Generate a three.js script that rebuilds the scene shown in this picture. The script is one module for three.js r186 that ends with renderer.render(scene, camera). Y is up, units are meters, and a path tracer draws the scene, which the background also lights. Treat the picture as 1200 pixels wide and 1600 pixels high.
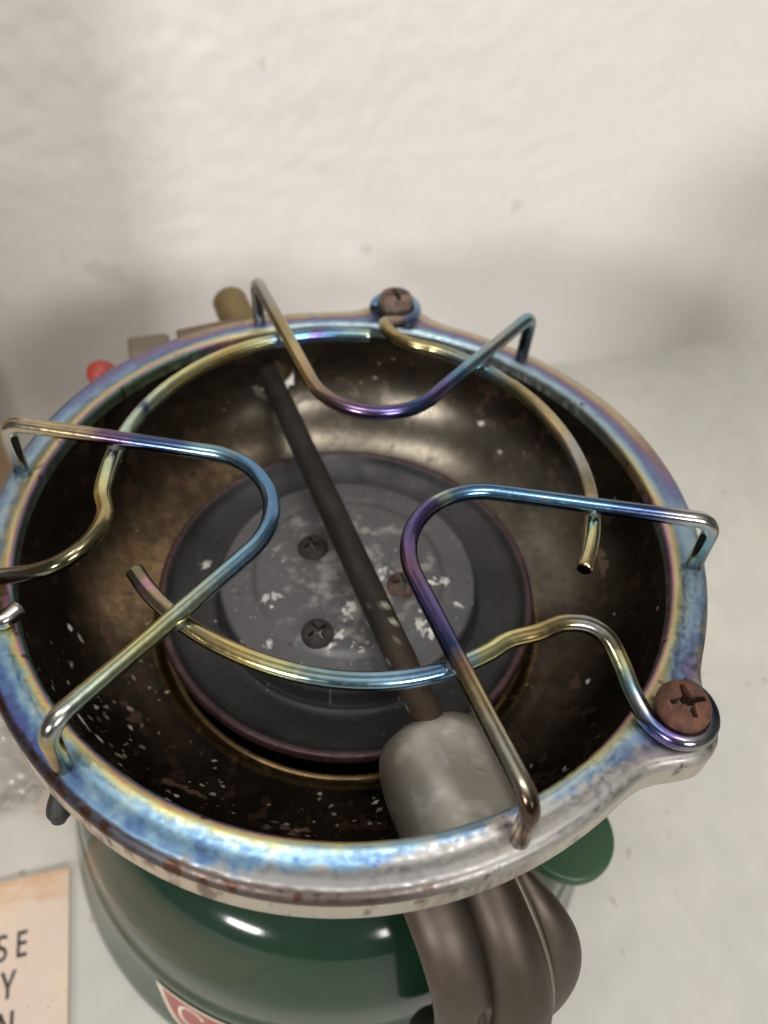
import * as THREE from 'three';
import { ImprovedNoise } from 'three/addons/math/ImprovedNoise.js';
import { RoundedBoxGeometry } from 'three/addons/geometries/RoundedBoxGeometry.js';
import { mergeGeometries } from 'three/addons/utils/BufferGeometryUtils.js';
import { RectAreaLightUniformsLib } from 'three/addons/lights/RectAreaLightUniformsLib.js';
import { Brush, Evaluator, SUBTRACTION } from 'three-bvh-csg';

// ---------------------------------------------------------------- camera, light, exposure
// Everything is worked out in units of the burner ring's radius (85 mm), measured from the ring's centre; S and T turn that into metres above the table.
const S = 0.085, T = 1.85;
const W = (x, y, z) => new THREE.Vector3(x * S, (y + T) * S, z * S);
const scene = new THREE.Scene();
const camera = new THREE.PerspectiveCamera(67.81, 3 / 4, 0.01, 20);
camera.position.copy(W(0.090, 1.590, 1.393));
camera.quaternion.setFromRotationMatrix(new THREE.Matrix4().set(
  0.99576, -0.0919, 0.0, 0, 0.0608, 0.6585, 0.7501, 0, -0.0690, -0.7470, 0.6613, 0, 0, 0, 0, 1));
camera.focus = 0.152;
camera.userData.fStop = 11;
scene.background = new THREE.Color(0.10, 0.098, 0.095);
RectAreaLightUniformsLib.init();
const renderer = new THREE.WebGLRenderer({ antialias: true });
renderer.toneMapping = THREE.LinearToneMapping;
renderer.toneMappingExposure = 1.12;
renderer.shadowMap.enabled = true;
const LAMPS = [ // two ceiling lamps, open at the top, hung above the stove; two lamps on stands in front of it, left and right of the photographer
  { at: [-3.9, 15.3, 4.0], aim: [0.02, -1, -0.1], w: 3.6, h: 2.2, power: 13, up: 33, label: 'white hanging lamp panel, the left one of the two above the stove' },
  { at: [4.2, 15.0, 4.2], aim: [-0.02, -1, -0.1], w: 3.6, h: 2.2, power: 13, up: 33, label: 'white hanging lamp panel, the right one of the two above the stove' },
  { at: [-11.0, 10.8, 25.6], aim: [11.0, -11.8, -27.7], w: 5.0, h: 3.2, power: 62, label: 'white lamp panel on a stand, in front of the stove to the left' },
  { at: [13.0, 13.4, 23.4], aim: [-13.0, -14.4, -25.5], w: 8.0, h: 3.8, power: 27, label: 'white lamp panel on a stand, in front of the stove to the right' },
];

// ---------------------------------------------------------------- helpers
const perlin = new ImprovedNoise();
const noise = (x, y = 0, z = 0) => perlin.noise(x + 31.7, y + 17.3, z + 5.9);
function fbm(x, y, z, n = 4) { let v = 0, a = 0.5, f = 1; for (let i = 0; i < n; i++) { v += a * noise(x * f, y * f, z * f + i * 7.1); a *= 0.5; f *= 2.03; } return v; }
let seed = 20241;
const rnd = () => { seed = (seed + 0x6d2b79f5) | 0; let t = Math.imul(seed ^ (seed >>> 15), 1 | seed); t = (t + Math.imul(t ^ (t >>> 7), 61 | t)) ^ t; return ((t ^ (t >>> 14)) >>> 0) / 4294967296; };
const clamp = (x, a = 0, b = 1) => Math.min(b, Math.max(a, x));
const smooth = (a, b, x) => { const t = clamp((x - a) / (b - a)); return t * t * (3 - 2 * t); };
const lerp = (a, b, t) => a + (b - a) * t;
const mix3 = (a, b, t) => [lerp(a[0], b[0], t), lerp(a[1], b[1], t), lerp(a[2], b[2], t)];
const V = (x, y, z) => new THREE.Vector3(x, y, z);
const LOBE = THREE.MathUtils.degToRad(86.25);
const lobeAngle = (k) => LOBE - k * 2 * Math.PI / 3;
// radial rho, tangential tau (clockwise seen from above), height y, about ear k
function fromEar(k, rho, tau, y) { const a = lobeAngle(k), c = Math.cos(a), s = Math.sin(a); return V(rho * c + tau * s, y, -(rho * s - tau * c)); }
const polar = (r, deg, y) => { const a = THREE.MathUtils.degToRad(deg); return V(r * Math.cos(a), y, -r * Math.sin(a)); };
const used = {};
function numbered(name) { const n = used[name] = (used[name] ?? -1) + 1; return n ? name + '_' + String(n).padStart(3, '0') : name; }
function thing(o, label, category, group) { o.name = numbered(o.name); o.userData = { label, category }; if (group) o.userData.group = group; scene.add(o); return o; }
function struct(o) { o.userData = { kind: 'structure' }; scene.add(o); return o; }
function mesh(name, geo, mat, parent, label) {
  const m = new THREE.Mesh(geo, mat); m.name = name; m.castShadow = m.receiveShadow = true;
  if (label) m.userData.label = label;
  if (parent) parent.add(m);
  return m;
}
const fin = (geo) => { geo.translate(0, T, 0); geo.scale(S, S, S); return geo; };
function table2d(stops) { // cyclic or open cubic-ish interpolation over [x, ...values]
  return (x) => { let i = 0; while (i < stops.length - 2 && x > stops[i + 1][0]) i++; const a = stops[i], b = stops[i + 1], t = smooth(a[0], b[0], x); return a.slice(1).map((v, k) => lerp(v, b[k + 1], t)); };
}
// a grid of points made into an indexed surface; point(i, j) -> Vector3, color(i, j, p) -> [r, g, b]
function sheet(nu, nv, point, opts = {}) {
  const pos = [], uv = [], col = [], idx = [], closeU = opts.closeU;
  for (let i = 0; i <= nu; i++) for (let j = 0; j <= nv; j++) {
    const p = point(closeU && i === nu ? 0 : i, j); pos.push(p.x, p.y, p.z);
    const t = opts.uv ? opts.uv(i, j, p) : [i / nu, j / nv]; uv.push(t[0], t[1]);
    if (opts.color) col.push(...opts.color(closeU && i === nu ? 0 : i, j, p));
  }
  for (let i = 0; i < nu; i++) for (let j = 0; j < nv; j++) {
    const a = i * (nv + 1) + j, b = a + nv + 1;
    if (opts.flip) idx.push(a, a + 1, b, b, a + 1, b + 1); else idx.push(a, b, a + 1, b, b + 1, a + 1);
  }
  const g = new THREE.BufferGeometry();
  g.setAttribute('position', new THREE.Float32BufferAttribute(pos, 3));
  g.setAttribute('uv', new THREE.Float32BufferAttribute(uv, 2));
  if (opts.color) g.setAttribute('color', new THREE.Float32BufferAttribute(col, 3));
  g.setIndex(idx); g.computeVertexNormals();
  if (closeU) { // join the seam's normals
    const n = g.attributes.normal;
    for (let j = 0; j <= nv; j++) { const a = j, b = nu * (nv + 1) + j, v = V(n.getX(a) + n.getX(b), n.getY(a) + n.getY(b), n.getZ(a) + n.getZ(b)).normalize(); n.setXYZ(a, v.x, v.y, v.z); n.setXYZ(b, v.x, v.y, v.z); }
  }
  return g;
}
// a profile [[r, y], ...] turned round the axis, corners kept by repeating points
function turned(profile, nu = 160, opts = {}) {
  return sheet(nu, profile.length - 1, (i, j) => { const a = i / nu * 2 * Math.PI, [r, y] = profile[j]; return V(r * Math.cos(a), y, -r * Math.sin(a)); }, { closeU: true, ...opts });
}
function fineProfile(points, step = 0.02) { // rounds and resamples a profile
  const c = new THREE.CatmullRomCurve3(points.map(([r, y]) => V(r, y, 0)), false, 'centripetal');
  const n = Math.max(8, Math.round(c.getLength() / step));
  return c.getSpacedPoints(n).map((p) => [p.x, p.y]);
}
function filletPath(points, radii, step = 0.012) {
  const out = [], put = (p) => { if (!out.length || out[out.length - 1].distanceTo(p) > 1e-5) out.push(p); };
  const straight = (a, b) => { const n = Math.max(1, Math.round(a.distanceTo(b) / step)); for (let i = 1; i <= n; i++) put(a.clone().lerp(b, i / n)); };
  put(points[0].clone()); let last = points[0];
  for (let k = 1; k < points.length - 1; k++) {
    const P = points[k], d1 = points[k - 1].clone().sub(P).normalize(), d2 = points[k + 1].clone().sub(P).normalize();
    const th = d1.angleTo(d2), r = radii[k - 1], t = r / Math.tan(th / 2);
    const A = P.clone().addScaledVector(d1, t), c = P.clone().addScaledVector(d1.clone().add(d2).normalize(), r / Math.sin(th / 2));
    straight(last, A);
    const u = A.clone().sub(c), w = P.clone().addScaledVector(d2, t).sub(c), ang = u.angleTo(w), n = Math.max(4, Math.round(ang * r / step));
    for (let i = 1; i <= n; i++) { const s = i / n; put(c.clone().addScaledVector(u, Math.sin((1 - s) * ang) / Math.sin(ang)).addScaledVector(w, Math.sin(s * ang) / Math.sin(ang))); }
    last = out[out.length - 1].clone();
  }
  straight(last, points[points.length - 1]);
  return out;
}
// a round bar along a dense path, flat cut ends with a small chamfer
function bar(path, radius, colorOf, nr = 18) {
  const n = path.length, tang = path.map((_, i) => path[Math.min(n - 1, i + 1)].clone().sub(path[Math.max(0, i - 1)]).normalize());
  const len = [0]; for (let i = 1; i < n; i++) len.push(len[i - 1] + path[i].distanceTo(path[i - 1]));
  let nrm = V(0, 1, 0); if (Math.abs(tang[0].y) > 0.9) nrm = V(1, 0, 0);
  const N = [], B = [];
  for (let i = 0; i < n; i++) { nrm = nrm.clone().addScaledVector(tang[i], -nrm.dot(tang[i])).normalize(); N.push(nrm); B.push(tang[i].clone().cross(nrm)); }
  const rad = typeof radius === 'function' ? radius : () => radius;
  const rings = [[0, 0], [0, 0.78], [0, 0.8], ...path.map((_, i) => [i, 1]), [n - 1, 0.8], [n - 1, 0.78], [n - 1, 0]];
  const L = len[n - 1];
  return sheet(rings.length - 1, nr, (i, j) => {
    const [k, f] = rings[i], a = j / nr * 2 * Math.PI, edge = f < 1 ? (k === 0 ? -0.2 : 0.2) * rad(0) : 0;
    return path[k].clone().addScaledVector(tang[k], edge).addScaledVector(N[k], Math.cos(a) * rad(len[k] / L) * f).addScaledVector(B[k], Math.sin(a) * rad(len[k] / L) * f);
  }, { uv: (i, j) => [len[rings[i][0]] * S, j / nr * 2 * Math.PI * rad(0) * S], flip: true, color: colorOf ? (i, j, p) => colorOf(len[rings[i][0]] / L, p, rings[i][1] < 0.8) : undefined });
}
function canvas(w, h) { const c = document.createElement('canvas'); c.width = w; c.height = h; return c; }
function noiseTexture(w, h, fn, srgb) { // fn(u, v) -> [r, g, b] 0..1
  const d = new Uint8Array(w * h * 4);
  for (let y = 0; y < h; y++) for (let x = 0; x < w; x++) { const c = fn(x / w, y / h), o = (y * w + x) * 4; d[o] = clamp(c[0]) * 255; d[o + 1] = clamp(c[1]) * 255; d[o + 2] = clamp(c[2]) * 255; d[o + 3] = 255; }
  const t = new THREE.DataTexture(d, w, h); t.wrapS = t.wrapT = THREE.MirroredRepeatWrapping; t.magFilter = THREE.LinearFilter; t.needsUpdate = true;
  if (srgb) t.colorSpace = THREE.SRGBColorSpace;
  return t;
}
function canvasTexture(c, srgb = true) { const t = new THREE.CanvasTexture(c); t.wrapS = t.wrapT = THREE.RepeatWrapping; if (srgb) t.colorSpace = THREE.SRGBColorSpace; return t; }
const fill = (c, fn) => { const x = c.getContext('2d'), im = x.createImageData(c.width, c.height), d = im.data; for (let j = 0, o = 0; j < c.height; j++) for (let i = 0; i < c.width; i++, o += 4) { const v = fn(i, j); d[o] = clamp(v[0], 0, 255); d[o + 1] = clamp(v[1], 0, 255); d[o + 2] = clamp(v[2], 0, 255); d[o + 3] = 255; } x.putImageData(im, 0, 0); };
// an uneven little patch drawn as a polygon
function patch(ctx, x, y, r, stretch, turn, style) {
  ctx.save(); ctx.translate(x, y); ctx.rotate(turn); ctx.scale(stretch, 1); ctx.fillStyle = style; ctx.beginPath();
  const n = 11, k0 = rnd() * 40;
  for (let i = 0; i < n; i++) { const a = i / n * 2 * Math.PI, q = r * (1 + 1.1 * noise(k0 + Math.cos(a) * 1.3, Math.sin(a) * 1.3, 2)); ctx[i ? 'lineTo' : 'moveTo'](Math.cos(a) * q, Math.sin(a) * q); }
  ctx.closePath(); ctx.fill(); ctx.restore();
}

// heat colours of steel, thin oxide to thick (reflectances)
const HEAT = [
  [0.00, [0.56, 0.53, 0.49]], [0.10, [0.52, 0.47, 0.37]], [0.18, [0.46, 0.36, 0.19]], [0.25, [0.30, 0.17, 0.11]], [0.30, [0.19, 0.09, 0.16]], [0.35, [0.12, 0.08, 0.30]],
  [0.41, [0.06, 0.11, 0.36]], [0.48, [0.10, 0.23, 0.46]], [0.57, [0.24, 0.44, 0.60]], [0.66, [0.42, 0.55, 0.52]], [0.74, [0.56, 0.58, 0.30]], [0.81, [0.66, 0.52, 0.20]], [0.87, [0.60, 0.34, 0.22]],
  [0.92, [0.46, 0.18, 0.40]], [0.97, [0.16, 0.32, 0.36]], [1.03, [0.22, 0.44, 0.24]], [1.12, [0.44, 0.46, 0.24]], [1.25, [0.34, 0.38, 0.32]],
];
function heat(t) {
  t = clamp(t, 0, 1.249); let i = 0; while (i < HEAT.length - 2 && t > HEAT[i + 1][0]) i++;
  return mix3(HEAT[i][1], HEAT[i + 1][1], clamp((t - HEAT[i][0]) / (HEAT[i + 1][0] - HEAT[i][0])));
}
const NAMED = {
  steel: [0.50, 0.48, 0.44], pale: [0.52, 0.47, 0.36], brown: [0.26, 0.17, 0.10], olive: [0.20, 0.18, 0.10], oliveGold: [0.36, 0.29, 0.12], straw: [0.48, 0.38, 0.18], gold: [0.62, 0.46, 0.16], orange: [0.66, 0.38, 0.16],
  bronze: [0.34, 0.22, 0.12], purple: [0.17, 0.10, 0.18], violet: [0.13, 0.10, 0.29], navy: [0.05, 0.085, 0.21], blue: [0.10, 0.24, 0.43], lightBlue: [0.24, 0.45, 0.62], teal: [0.20, 0.36, 0.42], mint: [0.46, 0.58, 0.44],
  lemon: [0.62, 0.62, 0.28], grey: [0.34, 0.34, 0.32], dark: [0.07, 0.075, 0.08], green: [0.16, 0.30, 0.16], tan: [0.42, 0.31, 0.20], rust: [0.105, 0.062, 0.042], pink: [0.5, 0.24, 0.3],
};
function tintedBar(stops, seedAt, rough = 1) {
  return (s, p, end) => {
    if (end) return [0.10, 0.095, 0.085];
    const n1 = fbm(p.x * 14 + seedAt, p.y * 14, p.z * 14, 3), n2 = noise(p.x * 70, p.y * 70 + seedAt, p.z * 70);
    const q = clamp(s + 0.028 * n1 + 0.006 * n2); let i = 0;
    while (i < stops.length - 2 && q > stops[i + 1][0]) i++;
    const c = mix3(NAMED[stops[i][1]], NAMED[stops[i + 1][1]], smooth(stops[i][0], stops[i + 1][0], q)), k = 1 + rough * (0.22 * n1 + 0.14 * n2);
    const gy = (c[0] + c[1] + c[2]) / 3; for (let q2 = 0; q2 < 3; q2++) c[q2] = lerp(c[q2], gy, 0.14);
    // scattered patches where the oxide is a little thicker
    const w = smooth(0.2, 0.42, fbm(p.x * 22 - seedAt, p.y * 22, p.z * 22 + 3, 3)) * 0.35;
    return mix3([c[0] * k, c[1] * k, c[2] * k], [c[2] * 0.9, c[1], c[0] * 0.9], w);
  };
}

// ---------------------------------------------------------------- shared textures and materials
const grain = noiseTexture(512, 512, (u, v) => { const a = 0.5 + 0.6 * fbm(u * 60, v * 60, 1, 3); return [a, a, a]; });
grain.repeat.set(25, 25); // uv in metres: 40 mm a repeat
const roughGrain = noiseTexture(512, 512, (u, v) => { const a = 0.62 + 0.5 * fbm(u * 24, v * 24, 9, 4); return [a, a, a]; });
roughGrain.repeat.set(25, 25);
const M = {
  wire: new THREE.MeshStandardMaterial({ vertexColors: true, metalness: 1, roughness: 0.31, roughnessMap: roughGrain, bumpMap: grain, bumpScale: 0.000012 }),
  ring: new THREE.MeshStandardMaterial({ vertexColors: true, metalness: 1, roughness: 0.72, roughnessMap: roughGrain, bumpMap: grain, bumpScale: 0.00001 }),
  tube: new THREE.MeshStandardMaterial({ vertexColors: true, metalness: 1, roughness: 0.5, bumpMap: grain, bumpScale: 0.000008 }),
  rod: new THREE.MeshStandardMaterial({ vertexColors: true, metalness: 0.55, roughness: 0.62, bumpMap: grain, bumpScale: 0.0002 }),
  chalk: new THREE.MeshStandardMaterial({ vertexColors: true, metalness: 0.75, roughness: 0.36, bumpMap: grain, bumpScale: 0.00001 }),
  rust: new THREE.MeshStandardMaterial({ vertexColors: true, metalness: 0.15, roughness: 0.85, bumpMap: grain, bumpScale: 0.0002 }),
  green: new THREE.MeshPhysicalMaterial({ color: new THREE.Color().setRGB(0.004, 0.033, 0.015), roughness: 0.6, specularIntensity: 0.15, clearcoat: 0.85, clearcoatRoughness: 0.11 }),
  brass: new THREE.MeshStandardMaterial({ vertexColors: true, metalness: 0.9, roughness: 0.6, bumpMap: grain, bumpScale: 0.00008 }),
  black: new THREE.MeshStandardMaterial({ color: new THREE.Color().setRGB(0.012, 0.012, 0.012), roughness: 0.55 }),
  soot: new THREE.MeshStandardMaterial({ color: new THREE.Color().setRGB(0.009, 0.008, 0.007), roughness: 0.85 }),
  red: new THREE.MeshPhysicalMaterial({ color: new THREE.Color().setRGB(0.33, 0.04, 0.026), roughness: 0.5, clearcoat: 0.15, clearcoatRoughness: 0.3 }),
  weld: new THREE.MeshStandardMaterial({ color: new THREE.Color().setRGB(0.12, 0.125, 0.125), metalness: 0.9, roughness: 0.5, bumpMap: grain, bumpScale: 0.00005 }),
  dull: new THREE.MeshStandardMaterial({ color: new THREE.Color().setRGB(0.26, 0.24, 0.21), metalness: 0.9, roughness: 0.5 }),
  nickel: new THREE.MeshStandardMaterial({ color: new THREE.Color().setRGB(0.6, 0.57, 0.52), metalness: 1, roughness: 0.4, bumpMap: grain, bumpScale: 0.00008 }),
};
const shade = (base, amount, freq) => (i, j, p) => { const k = 1 + amount * fbm(p.x * freq, p.y * freq, p.z * freq, 4) * 2; return base.map((c) => c * k); };

// ---------------------------------------------------------------- lamps
const glow = new THREE.MeshStandardMaterial({ color: 0xffffff, emissive: new THREE.Color().setRGB(1, 0.95, 0.88), emissiveIntensity: 4 });
for (const l of LAMPS) {
  const g = new THREE.Group(); g.name = 'lamp_panel'; g.position.copy(W(...l.at));
  const aim = V(...l.aim).normalize(), w = l.w * S, h = l.h * S;
  g.lookAt(g.position.clone().add(aim));
  const frame = [[0, h / 2 + 0.012, w + 0.048, 0.024], [0, -h / 2 - 0.012, w + 0.048, 0.024], [w / 2 + 0.012, 0, 0.024, h], [-w / 2 - 0.012, 0, 0.024, h]].map(([x, y, a, b]) => new THREE.BoxGeometry(a, b, 0.06).translate(x, y, -0.02));
  mesh('frame', mergeGeometries(frame), M.nickel, g);
  mesh('diffuser', new THREE.BoxGeometry(w - 0.002, h - 0.002, 0.02).translate(0, 0, -0.02), glow, g);
  if (l.up) for (const s of [-1, 1]) mesh('hanger', new THREE.CylinderGeometry(0.003, 0.003, 0.64, 8).rotateX(Math.PI / 2).translate(s * (w / 2 + 0.012), 0, -0.37), M.nickel, g);
  else { const p = mesh('stand', new THREE.CylinderGeometry(0.012, 0.012, 1.8, 12).translate(0, -0.9, 0), M.nickel, g); p.position.set(0, 0, -0.07); p.quaternion.copy(g.quaternion).invert(); }
  thing(g, l.label, 'lamp', l.up ? 'hanging lamp panels' : 'lamp panels on stands');
  for (const [way, power] of [[1, l.power], [-1, l.up]]) if (power) {
    const a = new THREE.RectAreaLight(new THREE.Color().setRGB(1, 0.968, 0.965), power, w, h);
    a.position.copy(g.position).addScaledVector(aim, way > 0 ? 0.002 : -0.055);
    a.lookAt(a.position.clone().addScaledVector(aim, way)); a.name = 'lamp_light'; scene.add(a);
  }
}
{ // the white ceiling that the shiny metal mirrors
  const c = mesh('ceiling', new THREE.BoxGeometry(5, 0.05, 5), new THREE.MeshStandardMaterial({ color: new THREE.Color().setRGB(0.8, 0.788, 0.775), roughness: 0.9 }));
  c.position.set(0, 2.17, 0.3); struct(c);
}

// ---------------------------------------------------------------- table and wall
{
  const c = canvas(1280, 1280);
  fill(c, (i, j) => { const u = i / 1280, v = j / 1280, n = fbm(u * 7, v * 7, 3, 3), m = fbm(u * 40, v * 26, 8, 2); const k = 1 + 0.075 * n + 0.05 * m; return [196 * k, (195 - 4 * n) * k, (186 - 10 * n) * k]; });
  const x = c.getContext('2d');
  x.scale(0.625, 0.625);
  for (let i = 0; i < 230; i++) { // old knife scratches and scuffs
    const px = rnd() * 2048, py = rnd() * 2048, a = 1.0 + (rnd() - 0.5) * 0.9 + (rnd() < 0.15 ? 1.4 : 0), len = 20 + 190 * rnd() ** 2;
    x.strokeStyle = `rgba(${120 + 30 * rnd() | 0},${108 + 22 * rnd() | 0},${88 + 20 * rnd() | 0},${0.12 + 0.28 * rnd()})`; x.lineWidth = 0.8 + 2.6 * rnd() ** 2; x.lineCap = 'round';
    x.beginPath(); x.moveTo(px, py); x.quadraticCurveTo(px + Math.cos(a) * len * 0.5 + (rnd() - 0.5) * 14, py + Math.sin(a) * len * 0.5, px + Math.cos(a) * len, py + Math.sin(a) * len); x.stroke();
  }
  for (let i = 0; i < 420; i++) patch(x, rnd() * 2048, rnd() * 2048, 1 + 4.5 * rnd() ** 2.5, 1 + 1.6 * rnd(), 0.8 + rnd(), `rgba(112,98,76,${0.12 + 0.4 * rnd()})`);
  const t = canvasTexture(c); t.repeat.set(1 / 0.36, 1 / 0.36);
  const top = new THREE.PlaneGeometry(1.8, 1.5, 1, 1), uv = top.attributes.uv; for (let i = 0; i < uv.count; i++) uv.setXY(i, uv.getX(i) * 1.8 + 0.11, uv.getY(i) * 1.5 + 0.05);
  top.rotateX(-Math.PI / 2);
  const mat = new THREE.MeshStandardMaterial({ map: t, roughness: 0.6, bumpMap: grain, bumpScale: 0.00003 });
  const g = mesh('table', top, mat); g.position.set(0.15, 0, 0.2); struct(g);
}
{
  // a sheet of white foam board whose face is crumpled in low relief, more so at its upper left
  const a = W(1.267, -1.85, -3.261), b = W(3.007, -1.85, -3.883), dir = b.clone().sub(a).normalize(), out = V(-dir.z, 0, dir.x); if (out.z < 0) out.negate();
  const nx = 520, ny = 250, w = 1.15, h = 0.56, at = a.clone().addScaledVector(dir, -0.62);
  const relief = (u, v) => { // metres along and up
    const q = u * 0.8 + v * 0.6, r = -u * 0.6 + v * 0.8, k = lerp(0.25, 1, smooth(0.85, 0.2, u)) * lerp(0.4, 1, smooth(0.02, 0.2, v));
    return k * (0.0009 * fbm(u * 40, v * 66, 2, 4) + 0.0011 * fbm(q * 85, r * 170, 7, 3)) + 0.0012 * fbm(u * 9, v * 11, 1, 2);
  };
  const g = sheet(nx, ny, (i, j) => { const u = i / nx * w, v = j / ny * h; return at.clone().addScaledVector(dir, u).add(V(0, v - 0.004, 0)).addScaledVector(out, relief(u, v)); }, { uv: (i, j) => [i / nx * w, j / ny * h] });
  const c = canvas(1024, 512);
  fill(c, (i, j) => { const n = fbm(i / 45, j / 45, 5, 3), m = noise(i / 4.5, j / 4.5, 3); const k = 1 + 0.02 * n + 0.012 * m; return [233 * k, 229 * k, 224 * k]; });
  const x = c.getContext('2d');
  for (let i = 0; i < 46; i++) patch(x, rnd() * 1024, rnd() * 512, 1.5 + 4.5 * rnd() ** 2, 1 + rnd(), rnd() * 3, `rgba(176,158,128,${0.08 + 0.2 * rnd()})`);
  const t = canvasTexture(c); t.repeat.set(1 / 1.15, 1 / 0.56);
  const m = new THREE.MeshStandardMaterial({ map: t, roughness: 0.75, bumpMap: grain, bumpScale: 0.0001 });
  const wall = mesh('wall', g, m);
  const back = new THREE.BoxGeometry(w, h, 0.03);
  const bm = mesh('backing', back, new THREE.MeshStandardMaterial({ color: 0xe2dfda, roughness: 0.8 }), wall);
  bm.position.copy(at).addScaledVector(dir, w / 2).add(V(0, h / 2 - 0.004, 0)).addScaledVector(out, -0.021); bm.rotation.y = Math.atan2(out.x, out.z);
  struct(wall);
}

// ---------------------------------------------------------------- the stove
const stove = new THREE.Group(); stove.name = 'camp_stove';
thing(stove, 'single burner camp stove with green tank, heat-stained steel bowl and three wire pot supports', 'camp stove');

// ring round the bowl, with an ear for each screw
function ringOuter(a) { let d = THREE.MathUtils.radToDeg(a - LOBE) % 120; if (d < 0) d += 120; if (d > 60) d = 120 - d; return 0.981 + 0.016 * smooth(14, 60, d) + 0.094 * Math.exp(-Math.pow(d / 6.3, 2.3)); }
const RI = 0.885;
{
  const prof = []; // [share of the way from lip to edge or null, r offset, y]
  const add = (share, dr, y) => prof.push([share, dr, y]);
  add(0, -0.006, -0.09); add(0, -0.006, -0.06); add(0, -0.006, -0.035);
  for (let i = 0; i <= 10; i++) { const t = i / 10 * Math.PI * 0.5; add(0, 0.012 - 0.018 * Math.cos(t), -0.018 + 0.018 * Math.sin(t)); }
  for (let i = 1; i < 18; i++) { const s = i / 18; add(s, lerp(0.013, -0.036, s), -0.004 * Math.sin(Math.PI * s) ** 2 - 0.006 * s); }
  for (let i = 0; i <= 12; i++) { const t = Math.PI * (0.5 - 0.5 * i / 12); add(1, -0.030 + 0.030 * Math.cos(t), -0.036 + 0.030 * Math.sin(t)); }
  add(1, 0.0005, -0.05); add(1, 0.002, -0.075); add(1, 0.004, -0.1); add(1, 0.004, -0.104); add(1, 0.001, -0.108); add(1, -0.006, -0.106); add(1, -0.009, -0.1); add(1, -0.012, -0.04); add(0.5, -0.01, -0.026);
  // thickness of the heat tint at the lip, just inside it, halfway and at the edge, then where bare steel begins on the way out, by direction (degrees, anticlockwise from the right as seen from above)
  const tint = table2d([[-180, 0.95, 0.80, 0.62, 0.52, 2], [-150, 0.97, 0.80, 0.60, 0.50, 2], [-132, 1.0, 0.78, 0.56, 0.40, 2], [-114, 1.0, 0.78, 0.57, 0.52, 1.5], [-100, 0.97, 0.74, 0.55, 0.55, 0.72], [-86, 0.86, 0.66, 0.53, 0.52, 0.58], [-76, 0.68, 0.58, 0.5, 0.5, 0.3], [-62, 0.58, 0.52, 0.5, 0.5, 0.10],
    [-54, 0.80, 0.64, 0.52, 0.5, 0.4], [-42, 0.90, 0.74, 0.50, 0.40, 0.62], [-28, 0.90, 0.76, 0.47, 0.36, 0.75], [-14, 0.90, 0.78, 0.60, 0.54, 1.1], [3, 0.93, 0.82, 0.57, 0.60, 1.2], [18, 0.82, 0.62, 0.42, 0.30, 2], [32, 0.64, 0.56, 0.37, 0.16, 2], [70, 0.62, 0.54, 0.36, 0.13, 2], [104, 0.62, 0.52, 0.36, 0.14, 2],
    [122, 0.84, 0.66, 0.40, 0.22, 2], [136, 1.02, 0.80, 0.43, 0.32, 2], [152, 1.02, 0.82, 0.52, 0.38, 2], [168, 0.96, 0.80, 0.60, 0.52, 2], [180, 0.95, 0.80, 0.62, 0.52, 2]]);
  const nu = 1500;
  const angle = (i) => i / nu * 2 * Math.PI;
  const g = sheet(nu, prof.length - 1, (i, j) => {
    const a = angle(i), [s, dr, y] = prof[j], ro = ringOuter(a), r = lerp(RI, ro, s) + dr;
    const wob = 0.0025 * fbm(Math.cos(a) * 4, Math.sin(a) * 4, 0, 2);
    return V(r * Math.cos(a), y + wob, -r * Math.sin(a));
  }, { closeU: true, uv: (i, j) => [angle(i) * S, j / prof.length * 0.25 * S], flip: true, color: (i, j, p) => {
    const a = angle(i), r = Math.hypot(p.x, p.z), ro = ringOuter(a), deg = THREE.MathUtils.radToDeg(Math.atan2(-p.z, p.x));
    const [lip, inner, mid, edge, bareFrom] = tint(deg), w = clamp((r - RI + 0.004) / (ro - RI - 0.012));
    const n = fbm(p.x * 16, p.z * 16, 3, 4), nf = fbm(p.x * 60, p.z * 60, 6, 3);
    const skirt = p.y < -0.034 && j > 25;
    const st = fbm(p.x * 13 + p.z * 9, (p.x - p.z) * 24, 13, 3), rough = lerp(0.35, 1, smooth(60, 140, Math.abs(deg + 110) > 180 ? 360 - Math.abs(deg + 110) : 180 - Math.abs(deg + 110)));
    let t = w < 0.16 ? lerp(lip, inner, smooth(0, 0.16, w)) : w < 0.45 ? lerp(inner, mid, smooth(0.16, 0.42, w)) : lerp(mid, edge, smooth(0.46, 0.78, w));
    t += rough * (0.16 * n + 0.08 * nf + 0.10 * st) * smooth(0.0, 0.15, w) * lerp(0.4, 1, smooth(1, 0.8, w));
    if (p.y < -0.03 && j < 6) t = lip + 0.05;
    if (skirt) t = 0.04 + 0.05 * n;
    let c = heat(t).slice();
    c = mix3(c, NAMED.steel, skirt ? 0 : lerp(0.30, 0.10, smooth(-175, -150, deg) * smooth(-60, -90, deg)));
    c = mix3(c, mix3([0.34, 0.33, 0.31], [0.47, 0.45, 0.41], smooth(-84, -62, deg)), skirt ? 0 : 0.92 * smooth(bareFrom - 0.12, bareFrom + 0.16, w + 0.5 * n + 0.3 * st));
    const k = 1 + 0.14 * n + 0.08 * nf; c = c.map((v) => v * k);
    // a brown line along the outer bend at the near left
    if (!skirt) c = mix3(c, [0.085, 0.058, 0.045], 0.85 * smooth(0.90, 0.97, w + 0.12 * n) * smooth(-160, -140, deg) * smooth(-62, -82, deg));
    // rust that has eaten into the outer edge, mostly at the near left, and pits at the lip
    const left = smooth(-165, -138, deg) * smooth(-84, -112, deg), band = smooth(0.965, 1.0, w) * (skirt ? 0.8 : 1);
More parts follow.
